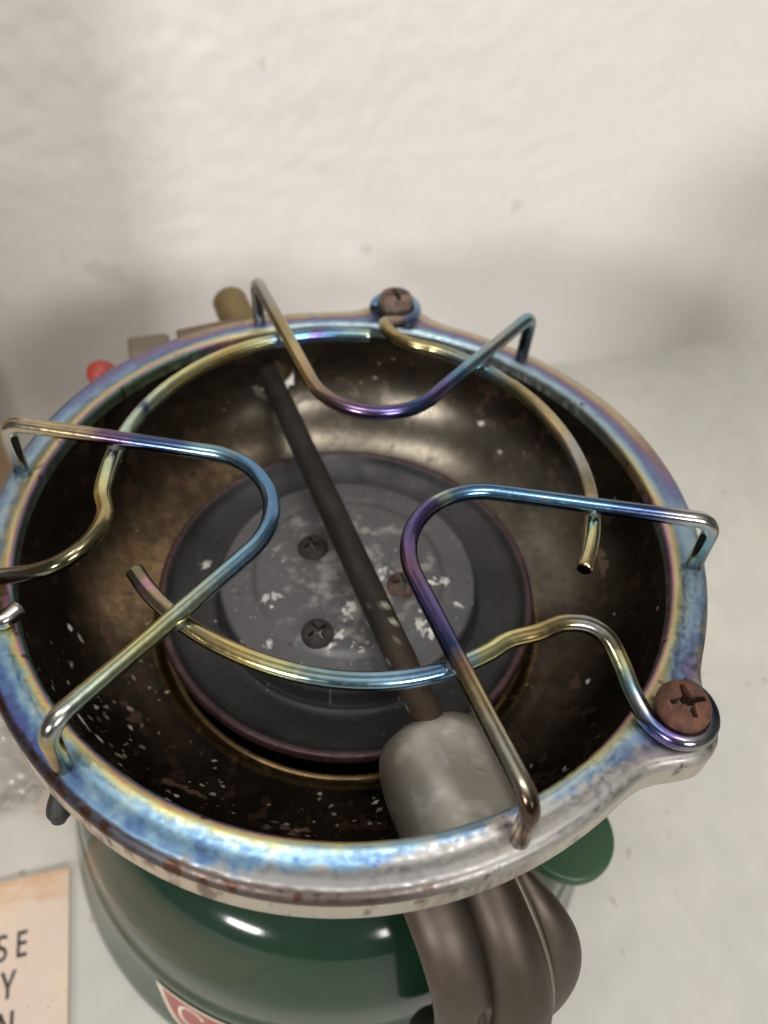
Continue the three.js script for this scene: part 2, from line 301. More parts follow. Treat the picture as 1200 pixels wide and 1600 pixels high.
    const rust = Math.max(smooth(0.02, 0.16, fbm(p.x * 24, p.y * 16, p.z * 24 + 9, 4) - 0.22 + 0.27 * left) * band, smooth(0.30, 0.36, fbm(p.x * 34, p.z * 34, 21, 3)) * smooth(0.5, 0.05, w) * 0.9);
    c = mix3(c, [0.075, 0.034, 0.020], rust * 0.9);
    return c;
  } });
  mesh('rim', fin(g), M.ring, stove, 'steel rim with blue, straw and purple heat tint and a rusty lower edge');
}

const HOLE = polar(0.845, 114.2, -0.195), HOLE_OUT = polar(1, 114.2, -0.25).normalize();
// leaves out the faces round the hole
function pierced(geo) {
  const p = geo.attributes.position, ix = geo.index.array, keep = [];
  for (let i = 0; i < ix.length; i += 3) { const c = V(0, 0, 0); for (let k = 0; k < 3; k++) c.add(V(p.getX(ix[i + k]), p.getY(ix[i + k]), p.getZ(ix[i + k]))); c.divideScalar(3).sub(HOLE); const along = c.dot(HOLE_OUT); if (Math.abs(along) > 0.12 || c.addScaledVector(HOLE_OUT, -along).length() > 0.073) keep.push(ix[i], ix[i + 1], ix[i + 2]); }
  geo.setIndex(keep); return geo;
}
// bowl: sooty pressed steel, flecked with ash and rust
{
  const prof = fineProfile([[0.881, -0.03], [0.872, -0.1], [0.85, -0.2], [0.81, -0.29], [0.74, -0.37], [0.67, -0.415], [0.615, -0.432], [0.595, -0.436], [0.588, -0.452], [0.572, -0.462], [0.562, -0.452], [0.556, -0.47], [0.552, -0.55], [0.54, -0.66], [0.50, -0.7], [0.2, -0.72], [0.001, -0.72]], 0.012);
  const back = fineProfile([[0.001, -0.735], [0.51, -0.715], [0.56, -0.66], [0.6, -0.47], [0.68, -0.43], [0.76, -0.38], [0.83, -0.295], [0.864, -0.2], [0.878, -0.1], [0.880, -0.06]], 0.03);
  const arc = [0]; for (let i = 1; i < prof.length; i++) arc.push(arc[i - 1] + Math.hypot(prof[i][0] - prof[i - 1][0], prof[i][1] - prof[i - 1][1]));
  const LEN = arc[arc.length - 1], w = 1664, h = 520, c = canvas(w, h), mr = canvas(w, h);
  // across: direction from -180 to 180 degrees; down: distance from the lip
  const base = (i, j) => {
    const a = (i / w * 2 - 1) * Math.PI, s = j / h * LEN, X = Math.cos(a), Z = Math.sin(a), deg = i / w * 360 - 180;
    const n = fbm(X * 5, Z * 5, s * 6, 5), f = fbm(X * 22, Z * 22, s * 30, 4), d = fbm(X * 60, Z * 60, s * 70 + 4, 2);
    const bare = clamp(smooth(0.12, 0.7, 0.4 * smooth(-20, 20, deg) * smooth(150, 110, deg) * smooth(0.10, 0.26, s) + 0.2 * fbm(X * 3, Z * 3, s * 2.5, 2) + 0.14)) * smooth(-30, 10, deg) * smooth(175, 120, deg) * smooth(0.04, 0.24, s);
    const rusty = smooth(0.16, 0.34, fbm(X * 12 + 3, Z * 12, s * 14, 4)) * 0.42;
    const warm = smooth(100, 130, deg) * smooth(0.24, 0.42, s) + smooth(-150, -172, deg) * smooth(0.24, 0.42, s);
    let col = mix3(mix3([56, 48, 37], [124, 103, 76], warm * 0.85), [116, 110, 98], bare);
    const k = 1 + lerp(0.5, 0.14, bare) * n + lerp(0.42, 0.16, bare) * f + lerp(0.3, 0.12, bare) * d; col = [col[0] * k, col[1] * k, col[2] * k];
    col = mix3(col, [72, 42, 29], rusty * (1 - bare));
    if (s > 0.52 && s < 0.63) col = mix3(col, [140, 112, 70], 0.55 + 0.4 * f); // the rolled edge of the opening, tinted straw
    return [col, bare, rusty];
  };
  const cache = new Float32Array(w * h * 2);
  fill(c, (i, j) => { const [col, b, r] = base(i, j); cache[(j * w + i) * 2] = b; cache[(j * w + i) * 2 + 1] = r; return col; });
  fill(mr, (i, j) => { const b = cache[(j * w + i) * 2], r = cache[(j * w + i) * 2 + 1]; return [0, 255 * (0.23 + 0.3 * r), 255 * (0.8 - 0.5 * r)]; });
  const x = c.getContext('2d'), y = mr.getContext('2d');
  const px = (deg) => (deg / 360 + 0.5) * w, py = (s) => s / LEN * h;
  const fleck = (deg, s, r, st, turn, style) => { const keep = seed; patch(x, px(deg), py(s), r * 0.78, st, turn, style); seed = keep; patch(y, px(deg), py(s), r * 0.78, st, turn, 'rgb(0,220,0)'); };
  for (let i = 0; i < 900; i++) { const near = rnd() < 0.62, deg = near ? -165 + 130 * rnd() : -180 + 360 * rnd(), s = 0.03 + 0.5 * rnd(), g = 130 + 100 * rnd() | 0; if (fbm(deg * 0.09, s * 7, 3, 3) < -0.03 + 0.12 * rnd()) continue; fleck(deg, s, 0.5 + 2.6 * rnd() ** 4, 1 + 1.2 * rnd() ** 2, rnd() * 3, `rgba(${g},${g - 6},${g - 20},${0.35 + 0.6 * rnd()})`); }
  for (let i = 0; i < 40; i++) { const deg = -160 + 120 * rnd(), s = 0.1 + 0.4 * rnd(); fleck(deg, s, 0.9 + 2 * rnd() ** 2, 1 + 2.2 * rnd(), 0.15 + 0.5 * rnd(), `rgba(222,218,206,${0.55 + 0.4 * rnd()})`); }
  for (const [d, s, r, st] of [[-137, 0.2, 4.2, 3], [-133, 0.23, 2.6, 2.6], [-122, 0.20, 2.8, 2.8], [-118, 0.17, 2.6, 2.4], [-52, 0.28, 3, 1.4], [-48, 0.12, 3, 2.4], [-20, 0.34, 3.4, 1.2], [-10, 0.3, 2.6, 1.6], [60, 0.24, 3.4, 1.6], [52, 0.3, 2.6, 1.2], [-160, 0.27, 4, 1.2]]) fleck(d, s, r, st, 0.3, 'rgba(226,222,210,0.9)');
  for (let i = 0; i < 60; i++) { const q = Math.floor(rnd() * 7); fleck([-118, -140, -60, -20, -95, 10, -160][q] + 5 * (rnd() + rnd() - 1), 0.34 + 0.07 * Math.sin(q * 2.3) + 0.03 * (rnd() + rnd() - 1), 1.5 + 4 * rnd(), 1.6, rnd(), 'rgba(82,42,28,0.35)'); }
  for (let i = 0; i < 26; i++) { const a = rnd() * 2 * Math.PI, q = 1 + 0.2 * rnd(); fleck(-94 + 6.2 * Math.cos(a) * q, 0.24 - 0.035 * Math.abs(Math.sin(a)) * q + 0.02 * rnd(), 4 + 5 * rnd(), 1.6, rnd(), 'rgba(146,142,130,0.42)'); } // dried-up puddle mark
  const m = new THREE.MeshStandardMaterial({ map: canvasTexture(c), metalnessMap: canvasTexture(mr, false), metalness: 1, roughness: 1, bumpMap: grain, bumpScale: 0.00002 });
  m.roughnessMap = m.metalnessMap;
  const nu = 420, uv = (i, j) => [i / nu, 1 - arc[j] / LEN];
  const inside = sheet(nu, prof.length - 1, (i, j) => { const a = -Math.PI + i / nu * 2 * Math.PI, [r, yy] = prof[j]; return V(r * Math.cos(a), yy, -r * Math.sin(a)); }, { closeU: true, uv });
  const bowl = mesh('bowl', fin(pierced(inside)), m, stove, 'dark sooty steel bowl flecked with white ash');
  mesh('outer_shell', fin(pierced(turned(back, 240))), M.soot, bowl);
}

// burner: a wide dished cap with a raised centre
{
  const prof = [];
  const rounded = fineProfile([[0.0005, -0.276], [0.15, -0.276], [0.275, -0.277], [0.284, -0.2795], [0.292, -0.284], [0.305, -0.286], [0.37, -0.291], [0.385, -0.293], [0.391, -0.303], [0.394, -0.35], [0.400, -0.376], [0.414, -0.384], [0.45, -0.382], [0.50, -0.366], [0.535, -0.345], [0.555, -0.322], [0.569, -0.322], [0.576, -0.340], [0.572, -0.35], [0.566, -0.352], [0.545, -0.366], [0.50, -0.386], [0.45, -0.402], [0.448, -0.52], [0.44, -0.69]], 0.008);
  for (const p of rounded) prof.push(p);
  const N = 1000, c = canvas(N, N), mr = canvas(N, N), k = N / 1.2;
  const info = (i, j) => { const X = (i - N / 2) / k, Z = (j - N / 2) / k, r = Math.hypot(X, Z), a = Math.atan2(-Z, X);
    const n = fbm(X * 8, Z * 8, 2, 5), f = fbm(X * 40, Z * 40, 5, 3), ash = smooth(0.0, 0.5, fbm(X * 16, Z * 16, 11, 5) * 1.3 + 0.32 * smooth(0.26, 0.05, Math.hypot(X - 0.03, Z - 0.06)) - 0.05 + 0.35 * f) * smooth(0.36, 0.22, r);
    let col = r > 0.553 ? mix3([62, 44, 46], [86, 66, 64], clamp(0.5 + f)) : [58, 57, 57];
    const streak = noise(r * 90, a * 3, 3); const q = 1 + 0.22 * n + 0.16 * f + 0.05 * streak; col = [col[0] * q, col[1] * q, col[2] * q];
    if (r < 0.4) col = mix3(col, [116, 115, 118], 0.66);
    return [mix3(col, [158, 155, 147], ash * 0.85), ash]; };
  fill(c, (i, j) => info(i, j)[0]);
  fill(mr, (i, j) => { const f = fbm(i / 60, j / 60, 3, 3); return [0, 255 * (0.42 + 0.25 * f), 255 * 0.5]; });
  const x = c.getContext('2d'), y = mr.getContext('2d');
  const fleck = (X, Z, r, st, turn, style) => { const keep = seed; patch(x, N / 2 + X * k, N / 2 + Z * k, r * 0.72, st, turn, style); seed = keep; patch(y, N / 2 + X * k, N / 2 + Z * k, r * 0.72, st, turn, 'rgb(0,225,0)'); };
  for (let i = 0; i < 300; i++) { const r = 0.42 * Math.sqrt(rnd()), a = rnd() * 6.283, g = 170 + 60 * rnd() | 0; fleck(r * Math.cos(a), r * Math.sin(a), 0.8 + 2.2 * rnd() ** 2, 1 + rnd(), rnd() * 3, `rgba(${g},${g - 3},${g - 12},${0.4 + 0.5 * rnd()})`); }
  for (let i = 0; i < 70; i++) { const r = 0.40 + 0.15 * rnd(), a = rnd() * 6.283; fleck(r * Math.cos(a), r * Math.sin(a), 0.7 + 2 * rnd() ** 2, 1 + rnd(), rnd() * 3, 'rgba(176,172,160,0.6)'); }
  // flakes of white crust, clustered as in the middle of the cap
  for (const [X, Z, n, spread, size] of [[-0.03, 0.24, 26, 0.035, 7], [0.01, 0.14, 20, 0.04, 6], [0.28, 0.0, 16, 0.03, 6], [0.25, 0.16, 24, 0.045, 7], [-0.2, 0.12, 12, 0.04, 6], [-0.2, 0.27, 8, 0.015, 5], [0.16, -0.11, 14, 0.03, 5], [0.1, 0.0, 20, 0.04, 5], [-0.29, -0.07, 10, 0.04, 4], [-0.46, -0.05, 7, 0.012, 8], [0.33, 0.08, 10, 0.02, 5], [0.05, 0.28, 10, 0.05, 4]])
    for (let i = 0; i < n; i++) { const g = 196 + 34 * rnd() | 0; fleck(X + spread * (rnd() + rnd() - 1), Z + spread * (rnd() + rnd() - 1), 1.5 + 1.5 * size * rnd() ** 2, 1 + 1.2 * rnd(), rnd() * 3, `rgba(${g},${g - 3},${g - 12},${0.45 + 0.5 * rnd()})`); }
  for (let i = 0; i < 22; i++) { const r = 0.3 + 0.12 * rnd(), a = rnd() * 6.283; fleck(r * Math.cos(a), r * Math.sin(a), 3 + 5 * rnd(), 1.3, rnd(), 'rgba(74,46,36,0.5)'); }
  const ta = canvasTexture(c), tb = canvasTexture(mr, false);
  const m = new THREE.MeshStandardMaterial({ map: ta, metalnessMap: tb, roughnessMap: tb, metalness: 1, roughness: 1, bumpMap: grain, bumpScale: 0.00003 });
  const g = turned(prof, 200, { uv: (i, j, p) => [(p.x / 1.2) + 0.5, 0.5 - p.z / 1.2] });
  const cap = mesh('burner_cap', fin(g), m, stove, 'black round burner cap with flakes of white crust');
  for (const [X, Z, turn, rusty] of [[-0.12, -0.075, 0.5, 0], [0.165, 0.036, 0.2, 1], [-0.066, 0.232, 0.75, 0]]) {
    const s = screw(0.047, 0.026, turn, rusty ? [0.085, 0.055, 0.04] : [0.032, 0.028, 0.025]);
    s.position.copy(W(X, -0.279, Z)).sub(V(0, 0, 0)); s.rotation.y = turn; s.name = 'screw'; cap.add(s);
    if (rusty) s.userData.label = 'rusty brown cross-head screw';
  }
}

// a cross-head screw; its recess is cut out of the domed head
function screw(r, h, turn, color) {
  const pts = [[0.0001, -0.075], [r * 0.8, -0.075], [r * 0.8, -0.02], [r * 0.93, -0.02], [r, 0], [r, h * 0.25], [r * 0.96, h * 0.5], [r * 0.86, h * 0.75], [r * 0.68, h * 0.92], [r * 0.45, h * 0.985], [r * 0.2, h], [0.0001, h]];
  const head = new THREE.LatheGeometry(pts.map(([a, b]) => new THREE.Vector2(a * S, b * S)), 56);
  const ev = new Evaluator(); ev.attributes = ['position', 'normal'];
  let b = new Brush(head); b.updateMatrixWorld();
  const cutShape = (L, wd) => { const s = new THREE.Shape(); s.moveTo(-L, -wd * 0.55); s.lineTo(-L, wd * 0.55); s.lineTo(-wd, wd); s.lineTo(wd, wd); s.lineTo(L, wd * 0.55); s.lineTo(L, -wd * 0.55); s.lineTo(wd, -wd); s.lineTo(-wd, -wd); s.closePath(); return new THREE.ExtrudeGeometry(s, { depth: h * S * 3, bevelEnabled: false }).rotateX(-Math.PI / 2).translate(0, -0.045 * S, 0); };
  for (const a of [0, Math.PI / 2]) { const c = new Brush(cutShape(r * 0.68 * S, r * 0.17 * S)); c.rotation.y = a; c.updateMatrixWorld(); b = ev.evaluate(b, c, SUBTRACTION); b.updateMatrixWorld(); }
  const g = b.geometry, p = g.attributes.position, col = [], f = 260;
  for (let i = 0; i < p.count; i++) { const x = p.getX(i) * f, y = p.getY(i) * f, z = p.getZ(i) * f, k = Math.max(0.25, 1 + 1.3 * fbm(x * 1.6 + turn * 9, y * 1.6, z * 1.6, 4) + 0.5 * noise(x * 5, y * 5, z * 5)); col.push(color[0] * k, color[1] * k, color[2] * k); }
  g.setAttribute('color', new THREE.Float32BufferAttribute(col, 3));
  g.setAttribute('uv', new THREE.Float32BufferAttribute(Array.from({ length: p.count * 2 }, (_, i) => (i % 2 ? p.getZ(i >> 1) : p.getX(i >> 1))), 2));
  return mesh('screw', g, M.rust);
}

// fuel rod over the burner, from the valve to the mixing tube
const ROD = -64.5;
{
  const a = polar(1.02, 180 + ROD, -0.185), b = polar(0.68, ROD, -0.16), n = 90, path = [];
  for (let i = 0; i <= n; i++) path.push(a.clone().lerp(b, i / n).add(V(0, 0.004 * Math.sin(i / n * 3), 0)));
  mesh('fuel_rod', fin(bar(path, 0.040, (s, p) => { const n = fbm(p.x * 12, p.y * 12, p.z * 12, 4), flake = smooth(0.27, 0.33, fbm(p.x * 26, p.y * 26, p.z * 26 + 8, 3)) * smooth(0.6, 0.72, s); const c = mix3([0.030, 0.026, 0.021], [0.075, 0.05, 0.032], smooth(0.72, 0.95, s) * 0.8 + 0.3 * n); const k = 1 + 0.5 * n; return mix3(c.map((v) => v * k), [0.5, 0.46, 0.38], flake); }, 24)), M.rod, stove, 'sooty black rod across the burner');
  // the rolled edge of the hole in the bowl wall through which the rod comes
  const q = new THREE.Quaternion().setFromUnitVectors(V(0, 0, 1), HOLE_OUT);
  mesh('hole_edge', fin(new THREE.TorusGeometry(0.078, 0.0125, 14, 40, 2.5).rotateZ(-1.45).scale(1, 1, 1.5).applyQuaternion(q).translate(HOLE.x, HOLE.y, HOLE.z).translate(HOLE_OUT.x * -0.004, HOLE_OUT.y * -0.004, HOLE_OUT.z * -0.004)), M.dull, stove);
}

// mixing tube: its mouth in the bowl, and the pressed steel bend outside
{
  const er = polar(1, ROD, 0), et = V(-Math.sin(THREE.MathUtils.degToRad(ROD)), 0, -Math.cos(THREE.MathUtils.degToRad(ROD)));
  const st = fineProfile([[0.555, 0.0005], [0.557, 0.04], [0.566, 0.08], [0.587, 0.116], [0.625, 0.138], [0.69, 0.148], [0.78, 0.15], [0.868, 0.152]], 0.006);
  const nu = 96;
  const g = sheet(nu, st.length - 1, (i, j) => {
    const a = i / nu * 2 * Math.PI, [l, r] = st[j], d = 1 + 0.02 * noise(Math.cos(a) * 2, Math.sin(a) * 2, l * 9);
    return er.clone().multiplyScalar(l).addScaledVector(et, r * Math.cos(a) * 1.05 * d - 0.004).add(V(0, -0.232 + r * Math.sin(a) * 0.9 * d + 0.02 * (l - 0.55), 0));
  }, { closeU: true, uv: (i, j) => [i / nu * 0.08, st[j][0] * S], flip: false, color: (i, j, p) => {
    const n = fbm(p.x * 9, p.y * 9, p.z * 9, 4), f = fbm(p.x * 34, p.y * 34, p.z * 34, 3), pale = smooth(-0.7, 0.7, n + 0.1 * f), white = smooth(0.10, 0.2, fbm(p.x * 17, p.y * 17 + 4, p.z * 17, 5));
    return mix3(mix3([0.33, 0.30, 0.235], [0.46, 0.445, 0.41], pale), [0.62, 0.61, 0.57], white * 0.45);
  } });
  mesh('mixing_tube_mouth', fin(g), M.chalk, stove, 'pewter grey mouth of the mixing tube with chalky stains');

  const st2 = [[0.86, -0.17], [0.95, -0.195], [1.04, -0.235], [1.12, -0.32], [1.18, -0.45], [1.215, -0.62], [1.225, -0.82], [1.21, -1.05], [1.15, -1.28]];
  const curve = new THREE.CatmullRomCurve3(st2.map(([r, y]) => V(r, y, 0))), m = 90, nc = 48;
  // an oval tube along the bend; section(s) -> [offset across, depth below the bend, half width, half height]
  const oval = (section, tone, dent) => sheet(m, nc, (i, j) => {
    const s = i / m, p = curve.getPoint(s), t = curve.getTangent(s), [d, dep, hw, hh] = section(s), a = j / nc * 2 * Math.PI;
    const n = Math.sin(a) * hh - dep - (dent ? dent(s, a) : 0), w = Math.cos(a) * hw + d;
    return er.clone().multiplyScalar(p.x - t.y * n).addScaledVector(et, w).add(V(0, p.y + t.x * n, 0));
  }, { uv: (i, j) => [j / nc * 0.03, i / m * 0.1], flip: true, color: (i, j, p) => {
    const n = fbm(p.x * 7, p.y * 7, p.z * 7, 4), st = noise(p.x * 40, p.y * 12, p.z * 40), k = 1 + 0.45 * n + 0.14 * st;
    return mix3([0.135, 0.112, 0.093], [0.065, 0.05, 0.039], clamp(tone + 0.8 * n)).map((v) => v * k);
  } });
  const S2 = (rows) => table2d(rows);
  mesh('mixing_tube_bend', fin(oval(S2([[0, -0.02, 0.03, 0.062, 0.058], [1, 0.045, 0.022, 0.092, 0.078]]), 0.5)), M.tube, stove, 'brownish grey steel tube bending down below the rim');
  mesh('return_tube', fin(oval(S2([[0, -0.138, 0.055, 0.076, 0.06], [1, -0.085, 0.075, 0.078, 0.06]]), 0.35, (s, a) => 0.016 * smooth(0.3, 0.7, Math.exp(-(((s - 0.56) / 0.10) ** 2) - (((a - 1.25) / 0.42) ** 2))))), M.tube, stove);
  mesh('flange', fin(oval((s) => { const b = Math.pow(Math.sin(Math.PI * clamp((s - 0.06) / 0.9)), 1.6); return [0.055 + 0.035 * s + 0.055 * b, 0.05, 0.02 + 0.042 * b, 0.03 + 0.012 * b]; }, 0.3)), M.tube, stove);
  const seam = Array.from({ length: 60 }, (_, i) => { const s = i / 59 * 0.9 + 0.02, p = curve.getPoint(s), t = curve.getTangent(s), n = -0.012, d = S2([[0, 0.040], [1, 0.133]])(s)[0]; return er.clone().multiplyScalar(p.x - t.y * n).addScaledVector(et, d).add(V(0, p.y + t.x * n, 0)); });
  mesh('seam', fin(bar(seam, 0.009, () => [0.30, 0.265, 0.225], 10)), M.tube, stove, 'bright scuffed seam between the tube and its flange');
}

// tank
{
  const prof = fineProfile([[0.001, -0.86], [0.3, -0.865], [0.55, -0.875], [0.7, -0.892], [0.80, -0.934], [0.875, -0.996], [0.935, -1.11], [0.975, -1.21], [0.995, -1.31], [1.004, -1.37], [1.012, -1.388], [1.018, -1.40], [1.022, -1.42], [1.036, -1.5], [1.062, -1.62], [1.086, -1.72], [1.094, -1.78], [1.085, -1.83], [1.05, -1.846], [0.5, -1.848], [0.001, -1.848]], 0.015);
  const tc = canvas(1024, 512), tx = tc.getContext('2d');
  fill(tc, (i, j) => { const n = fbm(i / 60, j / 60, 4, 4), k = 1 + 0.16 * n; return [24 * k, 50 * k, 34 * k]; });
  for (let i = 0; i < 90; i++) { const g = rnd(); patch(tx, rnd() * 1024, rnd() * 512, 0.5 + 1.3 * rnd() ** 3, 1 + 2.5 * rnd(), rnd() * 3, g < 0.5 ? 'rgba(92,58,40,0.7)' : 'rgba(140,150,128,0.5)'); }
  for (let i = 0; i < 40; i++) { const a = rnd() * 1024, b = rnd() * 512; tx.strokeStyle = `rgba(88,112,88,${0.12 + 0.25 * rnd()})`; tx.lineWidth = 0.5 + 0.6 * rnd(); tx.beginPath(); tx.moveTo(a, b); tx.lineTo(a + 50 * (rnd() - 0.5), b + 26 * (rnd() - 0.5)); tx.stroke(); }
  M.green.map = canvasTexture(tc); M.green.color.setRGB(1, 1, 1);
  const tank = mesh('tank', fin(turned(prof.map(([r, y]) => [r * 1.018, y]), 220, { uv: (i, j) => [i / 220 * 3, j / prof.length * 1.5] }).translate(-0.016, 0, 0.010)), M.green, stove, 'glossy dark green fuel tank');
  // badge round its front: a red panel edged in cream with cream script, only its upper edge in view
  const c = canvas(1400, 420), x = c.getContext('2d');
  x.fillStyle = '#e3d9bd'; x.fillRect(0, 0, 1400, 420);
  const shapeAt = (d) => { x.beginPath(); x.moveTo(10 + d * 1.9, 8 + d); x.lineTo(1390 - d * 1.9, 8 + d); x.quadraticCurveTo(1330 - d, 250, 1220 - d, 412 - d); x.lineTo(180 + d, 412 - d); x.quadraticCurveTo(70 + d, 250, 10 + d * 1.9, 8 + d); x.closePath(); };
  const edge = canvas(1400, 420), e = edge.getContext('2d'); e.fillStyle = '#000'; e.fillRect(0, 0, 1400, 420);
  x.fillStyle = '#8e2f2a'; shapeAt(16); x.fill();
  for (let i = 0; i < 500; i++) patch(x, rnd() * 1400, rnd() * 420, 1 + 3 * rnd(), 2, 0, 'rgba(110,60,52,0.35)');
  x.strokeStyle = '#e9dfc6'; x.lineWidth = 17; x.lineCap = 'round';
  const loops = (x0) => { x.beginPath(); x.moveTo(x0 + 150, 118); x.bezierCurveTo(x0 + 110, 40, x0 + 10, 66, x0 + 22, 180); x.bezierCurveTo(x0 + 34, 300, x0 + 130, 290, x0 + 190, 190); x.stroke(); };
  loops(130); x.beginPath(); x.moveTo(330, 260); for (let i = 0; i < 7; i++) { const q = 330 + i * 120; x.bezierCurveTo(q + 20, 130, q + 90, 130, q + 96, 210); x.bezierCurveTo(q + 100, 280, q + 60, 290, q + 120, 260); } x.stroke();
  e.fillStyle = '#fff'; const keep = x; e.beginPath(); e.moveTo(4, 2); e.lineTo(1396, 2); e.quadraticCurveTo(1336, 250, 1226, 418); e.lineTo(174, 418); e.quadraticCurveTo(64, 250, 4, 2); e.closePath(); e.fill();
  const m = new THREE.MeshPhysicalMaterial({ map: canvasTexture(c), alphaMap: canvasTexture(edge, false), alphaTest: 0.5, roughness: 0.5, clearcoat: 0.6, clearcoatRoughness: 0.12 });
  const a0 = -120, a1 = -66, low = [[1.0285, -1.455], [1.041, -1.52], [1.057, -1.60], [1.071, -1.66], [1.079, -1.69]];
  const g = sheet(60, 4, (i, j) => polar(low[j][0] * 1.018 + 0.0035, lerp(a0, a1, i / 60), low[j][1]), { uv: (i, j) => [i / 60, 1 - j / 4] }).translate(-0.016, 0, 0.010);
  mesh('badge', fin(g), m, tank, 'red badge edged in cream on the front of the tank');
}
// fuel cap
{
  const at = V(0.735, 0, 0.548);
  const cap = new THREE.LatheGeometry([[0.0001, -0.80], [0.125, -0.80], [0.14, -0.795], [0.146, -0.785], [0.146, -0.768], [0.14, -0.756], [0.132, -0.752], [0.122, -0.755], [0.05, -0.752], [0.0001, -0.752]].map(([r, y]) => new THREE.Vector2(r, y)), 64).translate(at.x, 0, at.z);
  const m = new THREE.MeshPhysicalMaterial({ color: new THREE.Color().setRGB(0.020, 0.075, 0.028), roughness: 0.55, clearcoat: 0.5, clearcoatRoughness: 0.25 });
  const o = mesh('fuel_cap', fin(cap), m, stove, 'round green fuel cap');
  const neck = new THREE.CylinderGeometry(0.06, 0.075, 0.4, 40).translate(at.x - 0.075, -0.99, at.z - 0.045);
  mesh('neck', fin(neck), m, o);
}

// pot supports: three bent wire loops standing in the rim, each stiffened by a curved arm screwed to an ear
const RW = 0.0215, TOP = 0.1667;
const LOOPS = [
  ['wire loop with straw, purple and blue heat tint', [[0, 'dark'], [0.05, 'grey'], [0.10, 'steel'], [0.18, 'grey'], [0.26, 'oliveGold'], [0.34, 'straw'], [0.42, 'bronze'], [0.47, 'purple'], [0.53, 'violet'], [0.57, 'navy'], [0.62, 'violet'], [0.67, 'blue'], [0.70, 'teal'], [0.78, 'grey'], [0.86, 'teal'], [0.93, 'dark'], [1, 'green']]],
  ['wire loop with blue and violet heat tint and one rusty leg', [[0, 'green'], [0.04, 'dark'], [0.09, 'teal'], [0.14, 'steel'], [0.20, 'navy'], [0.30, 'blue'], [0.40, 'blue'], [0.455, 'blue'], [0.468, 'mint'], [0.482, 'violet'], [0.54, 'violet'], [0.60, 'purple'], [0.66, 'violet'], [0.71, 'navy'], [0.735, 'bronze'], [0.77, 'straw'], [0.82, 'pale'], [0.855, 'pale'], [0.875, 'rust'], [0.905, 'rust'], [0.92, 'bronze'], [0.94, 'rust'], [0.97, 'olive'], [1, 'brown']]],
  ['wire loop with lemon, blue and purple heat tint', [[0, 'olive'], [0.07, 'olive'], [0.105, 'oliveGold'], [0.125, 'grey'], [0.16, 'mint'], [0.24, 'lemon'], [0.31, 'mint'], [0.38, 'lightBlue'], [0.45, 'blue'], [0.54, 'blue'], [0.62, 'teal'], [0.655, 'navy'], [0.70, 'navy'], [0.735, 'purple'], [0.77, 'tan'], [0.82, 'straw'], [0.87, 'pale'], [0.92, 'grey'], [0.95, 'dark'], [0.975, 'teal'], [1, 'mint']]],
];
const ARMS = [
  ['curved wire arm with olive and gold heat tint', [[0, 'blue'], [0.10, 'lightBlue'], [0.19, 'navy'], [0.25, 'bronze'], [0.29, 'oliveGold'], [0.40, 'oliveGold'], [0.52, 'teal'], [0.60, 'oliveGold'], [0.70, 'straw'], [0.78, 'grey'], [0.84, 'olive'], [0.89, 'tan'], [0.93, 'lemon'], [1, 'straw']]],
  ['curved wire arm with yellow, blue and gold heat tint', [[0, 'dark'], [0.05, 'navy'], [0.10, 'grey'], [0.135, 'violet'], [0.165, 'navy'], [0.19, 'grey'], [0.21, 'teal'], [0.255, 'lemon'], [0.27, 'olive'], [0.32, 'grey'], [0.37, 'oliveGold'], [0.40, 'gold'], [0.47, 'lemon'], [0.51, 'lightBlue'], [0.545, 'blue'], [0.60, 'lightBlue'], [0.68, 'teal'], [0.74, 'lemon'], [0.80, 'gold'], [0.86, 'straw'], [0.90, 'oliveGold'], [0.94, 'tan'], [0.965, 'pink'], [0.98, 'olive'], [1, 'olive']]],
  ['curved wire arm with olive, mint and light blue heat tint', [[0, 'steel'], [0.12, 'blue'], [0.2, 'grey'], [0.27, 'olive'], [0.33, 'olive'], [0.39, 'oliveGold'], [0.43, 'lemon'], [0.50, 'mint'], [0.57, 'mint'], [0.585, 'navy'], [0.6, 'mint'], [0.68, 'lemon'], [0.77, 'gold'], [0.81, 'lemon'], [0.85, 'lightBlue'], [0.895, 'blue'], [0.915, 'violet'], [0.94, 'blue'], [0.97, 'teal'], [1, 'mint']]],
];
const SCREWS = [[0.145, 0.098, 0.074], [0.115, 0.05, 0.031], [0.14, 0.1, 0.08]];
